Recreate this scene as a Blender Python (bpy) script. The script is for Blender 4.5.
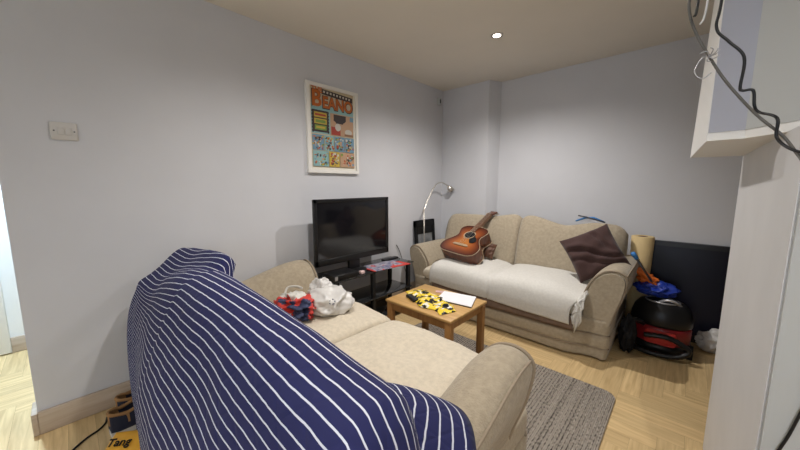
import bpy, bmesh, math, random
from mathutils import Vector, Matrix, noise

for o in list(bpy.data.objects):
    bpy.data.objects.remove(o, do_unlink=True)
scene = bpy.context.scene
COL = scene.collection
PI = math.pi

# ------------------------------------------------------------------ camera
CAMX, CAMZ, FPX = 2.31, 1.25, 310.0
PITCH = math.atan(40 / 310); YAW = math.radians(42.85)
cd = bpy.data.cameras.new('camera'); cam = bpy.data.objects.new('camera', cd); COL.objects.link(cam)
cd.sensor_width = 36; cd.lens = 36 * FPX / 800; cd.clip_start = .02
cam.location = (CAMX, 0, CAMZ); cam.rotation_euler = (PI / 2 - PITCH, 0, YAW)
scene.camera = cam

# ------------------------------------------------------------------ world, lights, exposure
w = bpy.data.worlds.new('world'); scene.world = w; w.use_nodes = True
w.node_tree.nodes['Background'].inputs[0].default_value = (.75, .85, 1, 1)
w.node_tree.nodes['Background'].inputs[1].default_value = .6
scene.view_settings.view_transform = 'Standard'; scene.view_settings.look = 'None'
scene.view_settings.gamma = 1; scene.view_settings.use_curve_mapping = False
scene.view_settings.exposure = 0.0
CEIL = 2.385

def lamp(kind, name, loc, energy, color, rot=(0, 0, 0), **kw):
    l = bpy.data.lights.new(name, kind); l.energy = energy; l.color = color
    for k, v in kw.items(): setattr(l, k, v)
    o = bpy.data.objects.new(name, l); COL.objects.link(o); o.location = loc; o.rotation_euler = rot
    return o
WARM = (1, .87, .70); NEUT = (1, .96, .93); COOL = (.86, .93, 1)
SPOTS = [((1.13, 2.36), 105, NEUT), ((1.13, 1.0), 72, NEUT), ((2.75, -.35), 104, NEUT)]
for (x, y), e, c in SPOTS:
    lamp('SPOT', 'spotlight', (x, y, CEIL - .03), e, c, spot_size=math.radians(152), spot_blend=1.0, shadow_soft_size=.018)
lamp('AREA', 'window_daylight', (2.4, -2.22, 1.45), 14, COOL, rot=(-PI / 2, 0, 0), shape='RECTANGLE', size=1.5, size_y=1.1)
lamp('SPOT', 'hall_daylight_fill', (-.72, -.25, CEIL - .03), 330, (.60, .80, 1), spot_size=math.radians(95), spot_blend=.5, shadow_soft_size=.06)  # added lamp, stands in for the daylight that brightens the hall floor

# ------------------------------------------------------------------ materials
def mat(name, color, rough=.6, metal=0., noise_amt=0., noise_scale=20., bump=0., bump_scale=80., spec=.5, emit=None, color2=None, sheen=0., detail=4):
    m = bpy.data.materials.new(name); m.use_nodes = True
    nt = m.node_tree; N = nt.nodes; L = nt.links; b = N['Principled BSDF']
    b.inputs['Base Color'].default_value = (*color, 1); b.inputs['Roughness'].default_value = rough
    b.inputs['Metallic'].default_value = metal; b.inputs['Specular IOR Level'].default_value = spec
    if sheen: b.inputs['Sheen Weight'].default_value = sheen
    if emit:
        b.inputs['Emission Color'].default_value = (*color, 1); b.inputs['Emission Strength'].default_value = emit
    if noise_amt or bump:
        tc = N.new('ShaderNodeTexCoord')
    if noise_amt:
        n = N.new('ShaderNodeTexNoise'); n.inputs['Scale'].default_value = noise_scale; n.inputs['Detail'].default_value = detail
        L.new(tc.outputs['Object'], n.inputs['Vector'])
        r = N.new('ShaderNodeValToRGB'); c2 = color2 or tuple(max(0, c * (1 - noise_amt)) for c in color)
        r.color_ramp.elements[0].position = .35; r.color_ramp.elements[1].position = .65
        r.color_ramp.elements[0].color = (*c2, 1); r.color_ramp.elements[1].color = (*color, 1)
        L.new(n.outputs['Fac'], r.inputs['Fac']); L.new(r.outputs['Color'], b.inputs['Base Color'])
    if bump:
        n2 = N.new('ShaderNodeTexNoise'); n2.inputs['Scale'].default_value = bump_scale; n2.inputs['Detail'].default_value = 3
        L.new(tc.outputs['Object'], n2.inputs['Vector'])
        bp = N.new('ShaderNodeBump'); bp.inputs['Strength'].default_value = bump; bp.inputs['Distance'].default_value = .01
        L.new(n2.outputs['Fac'], bp.inputs['Height']); L.new(bp.outputs['Normal'], b.inputs['Normal'])
    return m

def mathn(nt, op, a, b=None, c=None):
    n = nt.nodes.new('ShaderNodeMath'); n.operation = op
    for i, v in enumerate((a, b, c)):
        if v is None: continue
        if isinstance(v, (int, float)): n.inputs[i].default_value = v
        else: nt.links.new(v, n.inputs[i])
    return n.outputs[0]

def mixc(nt, fac, a, b):
    n = nt.nodes.new('ShaderNodeMix'); n.data_type = 'RGBA'
    nt.links.new(fac, n.inputs[0])
    for i, v in ((6, a), (7, b)):
        if isinstance(v, tuple): n.inputs[i].default_value = (*v, 1)
        else: nt.links.new(v, n.inputs[i])
    return n.outputs[2]

def wood_mat(name, c1, c2, along='x', rough=.4, island=0., scale=1.):
    m = bpy.data.materials.new(name); m.use_nodes = True
    nt = m.node_tree; N = nt.nodes; L = nt.links; b = N['Principled BSDF']
    tc = N.new('ShaderNodeTexCoord'); mp = N.new('ShaderNodeMapping')
    s = {'x': (2.5, 34, 34), 'y': (34, 2.5, 34), 'z': (34, 34, 2.5), 'uv': (2.5, 34, 1)}[along]
    mp.inputs['Scale'].default_value = tuple(v * scale for v in s)
    L.new(tc.outputs['UV' if along == 'uv' else 'Object'], mp.inputs['Vector'])
    n = N.new('ShaderNodeTexNoise'); n.inputs['Scale'].default_value = 1; n.inputs['Detail'].default_value = 5; n.inputs['Distortion'].default_value = .6
    L.new(mp.outputs['Vector'], n.inputs['Vector'])
    r = N.new('ShaderNodeValToRGB'); r.color_ramp.elements[0].position = .3; r.color_ramp.elements[1].position = .7
    r.color_ramp.elements[0].color = (*c2, 1); r.color_ramp.elements[1].color = (*c1, 1)
    L.new(n.outputs['Fac'], r.inputs['Fac']); col = r.outputs['Color']
    if island:
        g = N.new('ShaderNodeNewGeometry')
        hs = N.new('ShaderNodeHueSaturation')
        v = mathn(nt, 'MULTIPLY_ADD', g.outputs['Random Per Island'], island, 1 - island / 2)
        L.new(v, hs.inputs['Value']); L.new(col, hs.inputs['Color']); col = hs.outputs['Color']
    L.new(col, b.inputs['Base Color']); b.inputs['Roughness'].default_value = rough
    return m

M = {}
M['wall'] = mat('painted_wall', (.62, .625, .65), .75, noise_amt=.03, noise_scale=3, bump=.12, bump_scale=9, spec=.25)
M['ceil'] = mat('painted_ceiling', (.72, .675, .60), .85, noise_amt=.04, noise_scale=2, spec=.2)
M['white'] = mat('white_paint', (.78, .77, .74), .5)
M['jamb'] = mat('jamb_paint', (.62, .615, .61), .55, noise_amt=.05, noise_scale=6)
M['skirt'] = wood_mat('oak_skirting', (.52, .43, .34), (.40, .31, .23), 'y', .5)
M['floor'] = wood_mat('oak_floor', (.70, .52, .27), (.50, .345, .165), 'uv', .36, island=.16, scale=1.5)
M['gap'] = mat('floor_gap', (.26, .18, .10), .8)
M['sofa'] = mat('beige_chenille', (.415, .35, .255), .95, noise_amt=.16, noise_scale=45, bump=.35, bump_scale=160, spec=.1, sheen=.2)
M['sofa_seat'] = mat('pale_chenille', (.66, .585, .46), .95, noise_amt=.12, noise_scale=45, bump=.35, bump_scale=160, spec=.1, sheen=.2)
M['piping'] = mat('sofa_piping', (.30, .245, .18), .95, bump=.2, spec=.1)
M['cream'] = mat('cream_cotton', (.68, .66, .61), .95, noise_amt=.08, noise_scale=60, bump=.4, bump_scale=220, spec=.1)
M['brown'] = mat('brown_cotton', (.065, .036, .033), .9, noise_amt=.15, noise_scale=12, bump=.2, bump_scale=150, spec=.15, sheen=.2)
M['leather'] = mat('brown_leather', (.12, .05, .025), .5, noise_amt=.3, noise_scale=20)
M['black'] = mat('black_plastic', (.010, .010, .011), .32, spec=.35)
M['blackm'] = mat('matt_black', (.009, .009, .010), .7, spec=.25)
M['screen'] = mat('dark_screen', (.006, .006, .008), .08, spec=.6)
M['glass_blk'] = mat('black_glass', (.02, .021, .022), .06, spec=.6)
M['chrome'] = mat('brushed_nickel', (.62, .58, .52), .28, metal=1)
M['steel'] = mat('dark_steel', (.08, .08, .085), .35, metal=.6)
M['pine'] = wood_mat('pine_top', (.60, .37, .14), (.45, .26, .09), 'x', .4)
M['pineleg'] = wood_mat('pine_leg', (.44, .22, .07), (.28, .13, .04), 'z', .45)
M['paper'] = mat('white_paper', (.80, .80, .82), .7)
M['polythene'] = mat('white_polythene', (.66, .645, .62), .35, spec=.5, noise_amt=.1, noise_scale=14)
M['yellow'] = mat('yellow_print', (.78, .58, .03), .6)
M['blue'] = mat('bright_blue', (.010, .035, .30), .4)
M['bluep'] = mat('light_blue_plastic', (.05, .22, .55), .4)
M['orange'] = mat('orange_cloth', (.72, .16, .02), .6)
M['red'] = mat('red_plastic', (.26, .010, .016), .35)
M['redcloth'] = mat('red_print', (.55, .04, .03), .6)
M['navycloth'] = mat('navy_print', (.03, .04, .10), .7)
M['navy'] = mat('navy_canvas', (.014, .017, .035), .85)
M['tan'] = mat('tan_suede', (.32, .17, .065), .9, noise_amt=.15)
M['sole'] = mat('white_rubber', (.62, .60, .56), .7)
M['rollc'] = mat('cream_roll', (.66, .50, .25), .7, noise_amt=.12, noise_scale=8)
M['panel'] = mat('navy_panel', (.006, .006, .013), .3, spec=.25)
M['silver'] = mat('silver_plastic', (.45, .45, .47), .3, metal=.5)
M['headblue'] = mat('daylit_blue_tone', (.40, .41, .47), .6, spec=.3)  # bluish daylight on the bulkhead front, put into its colour
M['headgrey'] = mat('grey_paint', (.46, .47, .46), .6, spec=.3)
M['cablegrey'] = mat('grey_cable', (.10, .095, .085), .5)
M['lampglow'] = mat('lamp_glow', (1, .93, .82), .5, emit=14)
M['switch'] = mat('switch_plastic', (.60, .58, .55), .35)
M['windowpane'] = mat('window_pane', (.8, .88, 1), .1, emit=1.5)
M['matboard'] = mat('cream_mount', (.74, .71, .62), .8)
M['frame_white'] = mat('frame_white', (.80, .78, .73), .5)
M['guitarback'] = wood_mat('mahogany', (.16, .055, .028), (.095, .03, .016), 'z', .25)
M['neckw'] = wood_mat('rosewood', (.22, .12, .07), (.14, .07, .04), 'z', .35)
M['binding'] = mat('cream_binding', (.40, .29, .18), .4)
M['baggold'] = mat('orange_foil', (.80, .40, .03), .35, noise_amt=.12, noise_scale=18)

def sunburst():
    m = bpy.data.materials.new('sunburst_lacquer'); m.use_nodes = True
    nt = m.node_tree; b = nt.nodes['Principled BSDF']
    uv = nt.nodes.new('ShaderNodeUVMap')
    sx = nt.nodes.new('ShaderNodeSeparateXYZ'); nt.links.new(uv.outputs['UV'], sx.inputs[0])
    r = nt.nodes.new('ShaderNodeValToRGB'); e = r.color_ramp.elements
    e[0].position = .2; e[0].color = (.44, .16, .035, 1); e[1].position = 1; e[1].color = (.035, .010, .006, 1)
    k = e.new(.55); k.color = (.29, .075, .018, 1); k = e.new(.86); k.color = (.11, .026, .010, 1)
    nt.links.new(sx.outputs['X'], r.inputs['Fac']); nt.links.new(r.outputs['Color'], b.inputs['Base Color'])
    b.inputs['Roughness'].default_value = .18
    return m
M['sunburst'] = sunburst()

def striped():
    m = bpy.data.materials.new('navy_striped_cotton'); m.use_nodes = True
    nt = m.node_tree; b = nt.nodes['Principled BSDF']
    uv = nt.nodes.new('ShaderNodeUVMap'); sx = nt.nodes.new('ShaderNodeSeparateXYZ'); nt.links.new(uv.outputs['UV'], sx.inputs[0])
    n = nt.nodes.new('ShaderNodeTexNoise'); n.inputs['Scale'].default_value = 26; nt.links.new(uv.outputs['UV'], n.inputs['Vector'])
    yy = mathn(nt, 'MULTIPLY_ADD', n.outputs['Fac'], .004, sx.outputs['Y'])
    f = mathn(nt, 'FRACT', mathn(nt, 'DIVIDE', yy, .0265))
    s = mathn(nt, 'LESS_THAN', f, .135)
    nt.links.new(mixc(nt, s, (.024, .026, .092), (.62, .64, .72)), b.inputs['Base Color'])
    b.inputs['Roughness'].default_value = .9; b.inputs['Specular IOR Level'].default_value = .15; b.inputs['Sheen Weight'].default_value = .03
    # quilting: diamond stitch lines as a bump
    a1 = mathn(nt, 'ABSOLUTE', mathn(nt, 'SUBTRACT', mathn(nt, 'FRACT', mathn(nt, 'DIVIDE', mathn(nt, 'ADD', sx.outputs['X'], sx.outputs['Y']), .11)), .5))
    a2 = mathn(nt, 'ABSOLUTE', mathn(nt, 'SUBTRACT', mathn(nt, 'FRACT', mathn(nt, 'DIVIDE', mathn(nt, 'SUBTRACT', sx.outputs['X'], sx.outputs['Y']), .11)), .5))
    h = mathn(nt, 'MINIMUM', mathn(nt, 'MINIMUM', a1, a2), .12)
    bp = nt.nodes.new('ShaderNodeBump'); bp.inputs['Strength'].default_value = .35; bp.inputs['Distance'].default_value = .03
    nt.links.new(h, bp.inputs['Height']); nt.links.new(bp.outputs['Normal'], b.inputs['Normal'])
    return m
M['striped'] = striped()

def rugmat():
    m = bpy.data.materials.new('ribbed_rug'); m.use_nodes = True
    nt = m.node_tree; b = nt.nodes['Principled BSDF']
    tc = nt.nodes.new('ShaderNodeTexCoord'); mp = nt.nodes.new('ShaderNodeMapping'); mp.inputs['Scale'].default_value = (1, .45, 1)
    nt.links.new(tc.outputs['Object'], mp.inputs[0])
    n = nt.nodes.new('ShaderNodeTexNoise'); n.inputs['Scale'].default_value = 120; n.inputs['Detail'].default_value = 2
    nt.links.new(mp.outputs[0], n.inputs['Vector'])
    sx = nt.nodes.new('ShaderNodeSeparateXYZ'); nt.links.new(tc.outputs['Object'], sx.inputs[0])
    n2 = nt.nodes.new('ShaderNodeTexNoise'); n2.noise_dimensions = '1D'; n2.inputs['Scale'].default_value = 28; n2.inputs['Detail'].default_value = 2
    nt.links.new(sx.outputs['X'], n2.inputs['W'])
    rib = mathn(nt, 'POWER', mathn(nt, 'ABSOLUTE', mathn(nt, 'SINE', mathn(nt, 'MULTIPLY', sx.outputs['X'], PI / .017))), .5)
    v = mathn(nt, 'MULTIPLY_ADD', rib, .42, mathn(nt, 'MULTIPLY_ADD', n2.outputs['Fac'], .30, mathn(nt, 'MULTIPLY', n.outputs['Fac'], .95)))
    r = nt.nodes.new('ShaderNodeValToRGB'); e = r.color_ramp.elements
    e[0].position = .68; e[0].color = (.055, .045, .038, 1); e[1].position = 1.12 - .12; e[1].color = (.42, .37, .315, 1)
    nt.links.new(v, r.inputs['Fac']); nt.links.new(r.outputs['Color'], b.inputs['Base Color'])
    b.inputs['Roughness'].default_value = .95; b.inputs['Specular IOR Level'].default_value = .1
    w_ = mathn(nt, 'SINE', mathn(nt, 'MULTIPLY', sx.outputs['X'], 2 * PI / .017))
    bp = nt.nodes.new('ShaderNodeBump'); bp.inputs['Strength'].default_value = .8; bp.inputs['Distance'].default_value = .006
    nt.links.new(mathn(nt, 'ADD', w_, n.outputs['Fac']), bp.inputs['Height']); nt.links.new(bp.outputs['Normal'], b.inputs['Normal'])
    return m
M['rug'] = rugmat()

# ------------------------------------------------------------------ mesh helpers
class MB:
    """collects shapes into ONE mesh object"""
    def __init__(s, material=None):
        s.bm = bmesh.new(); s.uv = s.bm.loops.layers.uv.new('UVMap'); s.mats = []; s.cur = 0
        if material: s.use(material)
    def use(s, m):
        if m not in s.mats: s.mats.append(m)
        s.cur = s.mats.index(m); return s
    def face(s, vs, smooth=True, uvs=None):
        try: f = s.bm.faces.new(vs)
        except ValueError: return None
        f.material_index = s.cur; f.smooth = smooth
        if uvs:
            for l, u in zip(f.loops, uvs): l[s.uv].uv = u
        return f
    def absorb(s, t, mtx=None, smooth=False):
        if mtx: bmesh.ops.transform(t, matrix=mtx, verts=t.verts)
        mp = {v: s.bm.verts.new(v.co) for v in t.verts}
        for f in t.faces:
            g = s.face([mp[v] for v in f.verts], smooth)
        t.free(); return s
    def box(s, x0, x1, y0, y1, z0, z1, bevel=0., seg=2, mtx=None, smooth=None):
        t = bmesh.new(); bmesh.ops.create_cube(t, size=1)
        for v in t.verts:
            v.co = Vector((x0 + (v.co.x + .5) * (x1 - x0), y0 + (v.co.y + .5) * (y1 - y0), z0 + (v.co.z + .5) * (z1 - z0)))
        if bevel:
            bmesh.ops.bevel(t, geom=t.edges[:] , offset=bevel, segments=seg, profile=.5, affect='EDGES')
        return s.absorb(t, mtx, bool(bevel) if smooth is None else smooth)
    def grid(s, fn, nu, nv, uvfn=None, closed_u=False):
        vs = [[s.bm.verts.new(fn(i / (nu if closed_u else nu - 1), j / (nv - 1))) for j in range(nv)] for i in range(nu)]
        for i in range(nu if closed_u else nu - 1):
            for j in range(nv - 1):
                k = (i + 1) % nu
                uvs = None
                if uvfn: uvs = [uvfn(i, j), uvfn(i + 1, j), uvfn(i + 1, j + 1), uvfn(i, j + 1)]
                s.face([vs[i][j], vs[k][j], vs[k][j + 1], vs[i][j + 1]], True, uvs)
        return vs
    def tube(s, pts, r, seg=8, caps=True):
        pts = [Vector(p) for p in pts]; rings = []
        n = len(pts); up = None
        for i, p in enumerate(pts):
            d = (pts[min(i + 1, n - 1)] - pts[max(i - 1, 0)]).normalized()
            if up is None:
                up = Vector((0, 0, 1)) if abs(d.z) < .9 else Vector((1, 0, 0))
            a = d.cross(up)
            if a.length < 1e-4: a = d.cross(Vector((0, 1, 0)))
            a.normalize(); b = a.cross(d).normalized(); up = b
            rr = r[i] if isinstance(r, (list, tuple)) else r
            rings.append([s.bm.verts.new(p + (a * math.cos(t) + b * math.sin(t)) * rr) for t in [2 * PI * k / seg for k in range(seg)]])
        for i in range(n - 1):
            for k in range(seg):
                l = (k + 1) % seg
                s.face([rings[i][k], rings[i][l], rings[i + 1][l], rings[i + 1][k]])
        if caps: s.face(rings[0][::-1], False); s.face(rings[-1], False)
        return s
    def lathe(s, prof, c=(0, 0, 0), seg=24, mtx=None):
        t = bmesh.new(); rings = []
        for r, z in prof:
            rings.append([t.verts.new((c[0] + max(r, 1e-4) * math.cos(2 * PI * k / seg), c[1] + max(r, 1e-4) * math.sin(2 * PI * k / seg), c[2] + z)) for k in range(seg)])
        for i in range(len(prof) - 1):
            for k in range(seg):
                l = (k + 1) % seg; t.faces.new([rings[i][k], rings[i][l], rings[i + 1][l], rings[i + 1][k]])
        t.faces.new(rings[0][::-1]); t.faces.new(rings[-1])
        return s.absorb(t, mtx, True)
    def pillow(s, c, ax, hx, hy, hz, n=14, e=.38, pinch=0., wob=0., seed=0, folds=()):
        """puffed cushion: hx,hy half extents in plane, hz half thickness; ax = 3 axes"""
        c = Vector(c); ax = [Vector(a).normalized() for a in ax]
        def P(u, v, sg):
            a = u * 2 - 1; b = v * 2 - 1
            th = max(0, (1 - abs(a) ** 2.6)) ** e * max(0, (1 - abs(b) ** 2.6)) ** e
            pu = 1 - pinch * (1 - b * b) * abs(a) ** 3 ; pv = 1 - pinch * (1 - a * a) * abs(b) ** 3
            z = th * hz
            if wob: z += wob * th * noise.noise(Vector((a * 2.2 + seed, b * 2.2, sg * 3 + seed)))
            for fa, fb, fc, fd in folds:
                q = fa * a + fb * b + fc + .10 * math.sin(3 * (fb * a - fa * b))
                z -= fd * th * (math.exp(-(q / .07) ** 2) - .6 * math.exp(-((q - .16) / .12) ** 2))
            return c + ax[0] * (a * hx * pu) + ax[1] * (b * hy * pv) + ax[2] * (z * sg)
        N = n * 2 + 1
        top = {}; 
        for sg in (1, -1):
            for i in range(N):
                for j in range(N):
                    edge = i in (0, N - 1) or j in (0, N - 1)
                    if sg == -1 and edge: top[(i, j, -1)] = top[(i, j, 1)]
                    else:
                        # denser near the rim
                        u = .5 - .5 * math.cos(PI * i / (N - 1)); v = .5 - .5 * math.cos(PI * j / (N - 1))
                        top[(i, j, sg)] = s.bm.verts.new(P(u, v, sg))
        for sg in (1, -1):
            for i in range(N - 1):
                for j in range(N - 1):
                    q = [top[(i, j, sg)], top[(i + 1, j, sg)], top[(i + 1, j + 1, sg)], top[(i, j + 1, sg)]]
                    s.face(q if sg == 1 else q[::-1])
        return s
    def prism(s, poly, ext, smooth=False, cap=True):
        ext = Vector(ext); a = [s.bm.verts.new(Vector(p)) for p in poly]; b = [s.bm.verts.new(Vector(p) + ext) for p in poly]
        n = len(poly)
        for i in range(n): s.face([a[i], a[(i + 1) % n], b[(i + 1) % n], b[i]], smooth)
        if cap: s.face(a[::-1], False); s.face(b, False)
        return s
    def crumple(s, c, size, seed, sub=4, amp=.45, freq=2.2, floor=None):
        t = bmesh.new(); bmesh.ops.create_icosphere(t, subdivisions=sub, radius=1)
        for v in t.verts:
            d = v.co.normalized()
            k = 1 - amp * abs(noise.noise(d * freq + Vector((seed, seed * 1.7, 0)))) * 2 + .3 * amp * noise.noise(d * freq * 3.1 + Vector((0, seed, seed)))
            p = Vector((d.x * size[0] * k, d.y * size[1] * k, d.z * size[2] * k)) + Vector(c)
            if floor is not None and p.z < floor: p.z = floor + (p.z - floor) * .02
            v.co = p
        return s.absorb(t, None, True)
    def build(s, name, parent=None, origin=None, solid=0., sub=0):
        """links the mesh; part coordinates are local to the thing; origin = world base of a one-mesh thing"""
        if origin is not None: bmesh.ops.translate(s.bm, vec=-Vector(origin), verts=s.bm.verts)
        bmesh.ops.recalc_face_normals(s.bm, faces=s.bm.faces) if not solid else None
        me = bpy.data.meshes.new(name); s.bm.to_mesh(me); s.bm.free()
        for m in s.mats: me.materials.append(m)
        o = bpy.data.objects.new(name, me); COL.objects.link(o)
        if origin is not None: o.location = origin
        if parent: o.parent = parent
        if solid:
            md = o.modifiers.new('thickness', 'SOLIDIFY'); md.thickness = solid; md.offset = 0
        if sub:
            md = o.modifiers.new('smooth', 'SUBSURF'); md.levels = sub; md.render_levels = sub
        return o
    def shift(s, v):
        bmesh.ops.translate(s.bm, vec=Vector(v), verts=s.bm.verts); return s

def tag(o, label, cat, group=None, kind=None):
    o['label'] = label; o['category'] = cat
    if group: o['group'] = group
    if kind: o['kind'] = kind
    return o
def thing(name, label, cat, loc=(0, 0, 0), rotz=0., group=None):
    o = bpy.data.objects.new(name, None); COL.objects.link(o); o.empty_display_size = .1
    o.location = loc; o.rotation_euler = (0, 0, rotz); return tag(o, label, cat, group)
def struct(o):
    o['kind'] = 'structure'; return o
def wpart(mb, name, t, **k):
    """part given in world coordinates under an unrotated thing"""
    return mb.shift(-Vector(t.location)).build(name, t, **k)
def text_into(mb, string, mtx, size, extrude=.0004, bold=0.):
    cu = bpy.data.curves.new('t', 'FONT'); cu.body = string; cu.size = size; cu.extrude = extrude; cu.offset = bold
    ob = bpy.data.objects.new('t', cu); COL.objects.link(ob)
    dg = bpy.context.evaluated_depsgraph_get(); me = bpy.data.meshes.new_from_object(ob.evaluated_get(dg))
    t = bmesh.new(); t.from_mesh(me); mb.absorb(t, mtx, False)
    bpy.data.objects.remove(ob); bpy.data.curves.remove(cu); bpy.data.meshes.remove(me)
def catmull(pts, n):
    pts = [Vector(p) for p in pts]; out = []
    for i in range(len(pts) - 1):
        p0 = pts[max(i - 1, 0)]; p1 = pts[i]; p2 = pts[i + 1]; p3 = pts[min(i + 2, len(pts) - 1)]
        for k in range(n):
            t = k / n
            out.append(.5 * ((2 * p1) + (p2 - p0) * t + (2 * p0 - 5 * p1 + 4 * p2 - p3) * t * t + (3 * p1 - p0 - 3 * p2 + p3) * t ** 3))
    out.append(pts[-1]); return out
def sm(a, b, x):
    t = min(1, max(0, (x - a) / (b - a))); return t * t * (3 - 2 * t)
def lerp_rows(rows, x):
    """rows: [(x, [values])]"""
    if x <= rows[0][0]: return rows[0][1]
    for (xa, va), (xb, vb) in zip(rows, rows[1:]):
        if x <= xb:
            t = (x - xa) / (xb - xa); return [a + (b - a) * t for a, b in zip(va, vb)]
    return rows[-1][1]

def hermite_rows(rows, x):
    """smooth interpolation between rows"""
    xs = [r[0] for r in rows]; n = len(xs)
    i = max(k for k in range(n - 1) if k == 0 or xs[k] <= x)
    h = xs[i + 1] - xs[i]; t = min(1, max(0, (x - xs[i]) / h)); out = []
    for q in range(len(rows[0][1])):
        y = lambda k: rows[k][1][q]
        sl = lambda k: (y(k + 1) - y(k)) / (xs[k + 1] - xs[k])
        def tan(k):
            if k == 0: return sl(0)
            if k == n - 1: return sl(n - 2)
            a, b = sl(k - 1), sl(k)
            return 0 if a * b <= 0 else 2 * a * b / (a + b)
        out.append((2 * t ** 3 - 3 * t * t + 1) * y(i) + (t ** 3 - 2 * t * t + t) * h * tan(i) + (3 * t * t - 2 * t ** 3) * y(i + 1) + (t ** 3 - t * t) * h * tan(i + 1))
    return out

# ------------------------------------------------------------------ setting
XR, YB, YF, XH = 3.9, 3.42, -2.3, -1.32
def shell(name, m, *b, bevel=0.):
    return struct(MB(m).box(*b, bevel=bevel).build(name))
# floor: herringbone planks, a base underneath
fl = MB(M['gap']); fl.box(XH - .1, XR + .1, YF - .1, YB + .1, -.06, -.004)
fl.use(M['floor']); W_, Ln = .10, .50; n_ = int(Ln / W_)
def plank(x0, x1, y0, y1, horiz, k):
    x0, x1 = max(x0, XH), min(x1, XR); y0, y1 = max(y0, YF), min(y1, YB)
    if x1 - x0 < .004 or y1 - y0 < .004: return
    g = .0004
    vs = [fl.bm.verts.new(p) for p in ((x0 + g, y0 + g, 0), (x1 - g, y0 + g, 0), (x1 - g, y1 - g, 0), (x0 + g, y1 - g, 0))]
    o = k * .37
    if horiz: uv = [(x0, y0 + o), (x1, y0 + o), (x1, y1 + o), (x0, y1 + o)]
    else: uv = [(y0, x0 + o), (y0, x1 + o), (y1, x1 + o), (y1, x0 + o)]
    fl.face(vs, False, uv)
k = 0
for r in range(-150, 150):
    for c in range(-14, 14):
        X = c * 2 * Ln + r * W_ ; Y = r * W_ ; 
        x = X - 0.0; y = Y
        if x > XR or x + Ln + W_ < XH or y > YB or y + Ln < YF - Ln: continue
        k += 1
        plank(x, x + Ln, y, y + W_, True, k)
        plank(x + Ln, x + Ln + W_, y + W_ - Ln, y + W_, False, k + .5)
struct(fl.build('floor'))
shell('ceiling', M['ceil'], XH - .1, XR + .1, YF - .1, YB + .1, CEIL, CEIL + .08)
shell('wall_left', M['wall'], -.12, 0, -.195, YB + .1, 0, CEIL)
shell('wall_back', M['wall'], -.12, XR + .1, YB, YB + .1, 0, CEIL)
shell('wall_right', M['wall'], XR, XR + .1, YF, YB, 0, CEIL)
shell('wall_hall', M['white'], XH - .1, XH, YF, YB, 0, CEIL)
shell('wall_hall_end', M['wall'], XH, -.12, 1.2, 1.3, 0, CEIL)
rear = MB(M['wall'])
for b in ((XH, -1.22, 0, CEIL), (-.25, 1.6, 0, CEIL), (3.2, XR, 0, CEIL), (1.6, 3.2, 0, .85), (1.6, 3.2, 2.05, CEIL), (-1.22, -.25, 2.15, CEIL)):
    rear.box(b[0], b[1], YF - .1, YF, b[2], b[3])
struct(rear.build('wall_rear'))
wn = MB(M['windowpane']).box(1.64, 3.16, YF - .06, YF - .05, .89, 2.01)
wn.use(M['white'])
for b in ((1.6, 1.66, .85, 2.05), (3.14, 3.2, .85, 2.05), (2.37, 2.43, .85, 2.05)): wn.box(b[0], b[1], YF - .08, YF - .01, b[2], b[3])
for b in ((1.6, 3.2, .85, .91), (1.6, 3.2, 1.99, 2.05)): wn.box(b[0], b[1], YF - .08, YF - .01, b[2], b[3])
struct(wn.build('window_1'))
dn = MB(M['windowpane']).box(-1.15, -.35, YF - .06, YF - .05, .3, 2.05)
dn.use(M['white'])
for b in ((-1.22, -1.13, 0, 2.15), (-.37, -.25, 0, 2.15)): dn.box(b[0], b[1], YF - .08, YF - .01, b[2], b[3])
for b in ((-1.13, -.37, 0, .32), (-1.13, -.37, 2.03, 2.15)): dn.box(b[0], b[1], YF - .08, YF - .01, b[2], b[3])
struct(dn.build('door_1'))
# boxed-in corner column
struct(MB(M['wall']).prism([(0, 3.27, 0), (.61, 3.27, 0), (.68, YB, 0), (0, YB, 0)], (0, 0, CEIL)).build('wall_column'))
# skirting
sk = MB(M['skirt']).box(0, .022, -.195, 3.27, 0, .118, bevel=.004); sk.box(-.12, .022, -.217, -.195, 0, .118, bevel=.004)
struct(sk.build('baseboard_left'))
struct(MB(M['skirt']).box(.68, XR, YB - .02, YB, 0, .118, bevel=.004).build('baseboard_back'))
struct(MB(M['skirt']).box(XH, XH + .02, -.375, 1.2, 0, .12, bevel=.004).build('baseboard_hall'))
# hall door architrave
struct(MB(M['white']).box(XH, XH + .03, -.47, -.375, 0.008, 2.1, bevel=.006).box(XH, XH + .015, -1.2, -.47, .012, 2.05, bevel=.004).build('door_2'))
# half-height partition on the right and the boxed bulkhead above it
JX, JY0, JY1, JZ = 2.465, .96, 1.98, 1.372
shell('wall_partition', M['jamb'], JX, XR, JY0 + .012, JY1, 0, JZ)
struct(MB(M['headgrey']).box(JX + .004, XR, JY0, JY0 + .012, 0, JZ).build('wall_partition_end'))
bk = MB(M['white'])
bk.prism([(2.30, 1.95, JZ), (2.333, 1.24, JZ), (2.405, 1.232, JZ), (2.50, 1.10, JZ), (2.9, 1.0, JZ), (XR, 1.0, JZ), (XR, 1.95, JZ)], (0, 0, CEIL - JZ))
for v in bk.bm.verts:
    if v.co.x < 2.31 and v.co.z > 2: v.co.x += .062
struct(bk.build('wall_bulkhead'))
def lip(a, b, z0, z1, dep, m, name):
    a = Vector((*a, 0)); b = Vector((*b, 0)); n = (b - a).cross(Vector((0, 0, 1))).normalized() * dep
    return struct(MB(m).prism([(a.x, a.y, z0), (b.x, b.y, z0), (b.x + n.x, b.y + n.y, z0), (a.x + n.x, a.y + n.y, z0)], (0, 0, z1 - z0)).build(name))
lip((2.335, 1.2398), (2.405, 1.232), JZ + .022, CEIL, .002, M['headblue'], 'trim_1')
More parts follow.
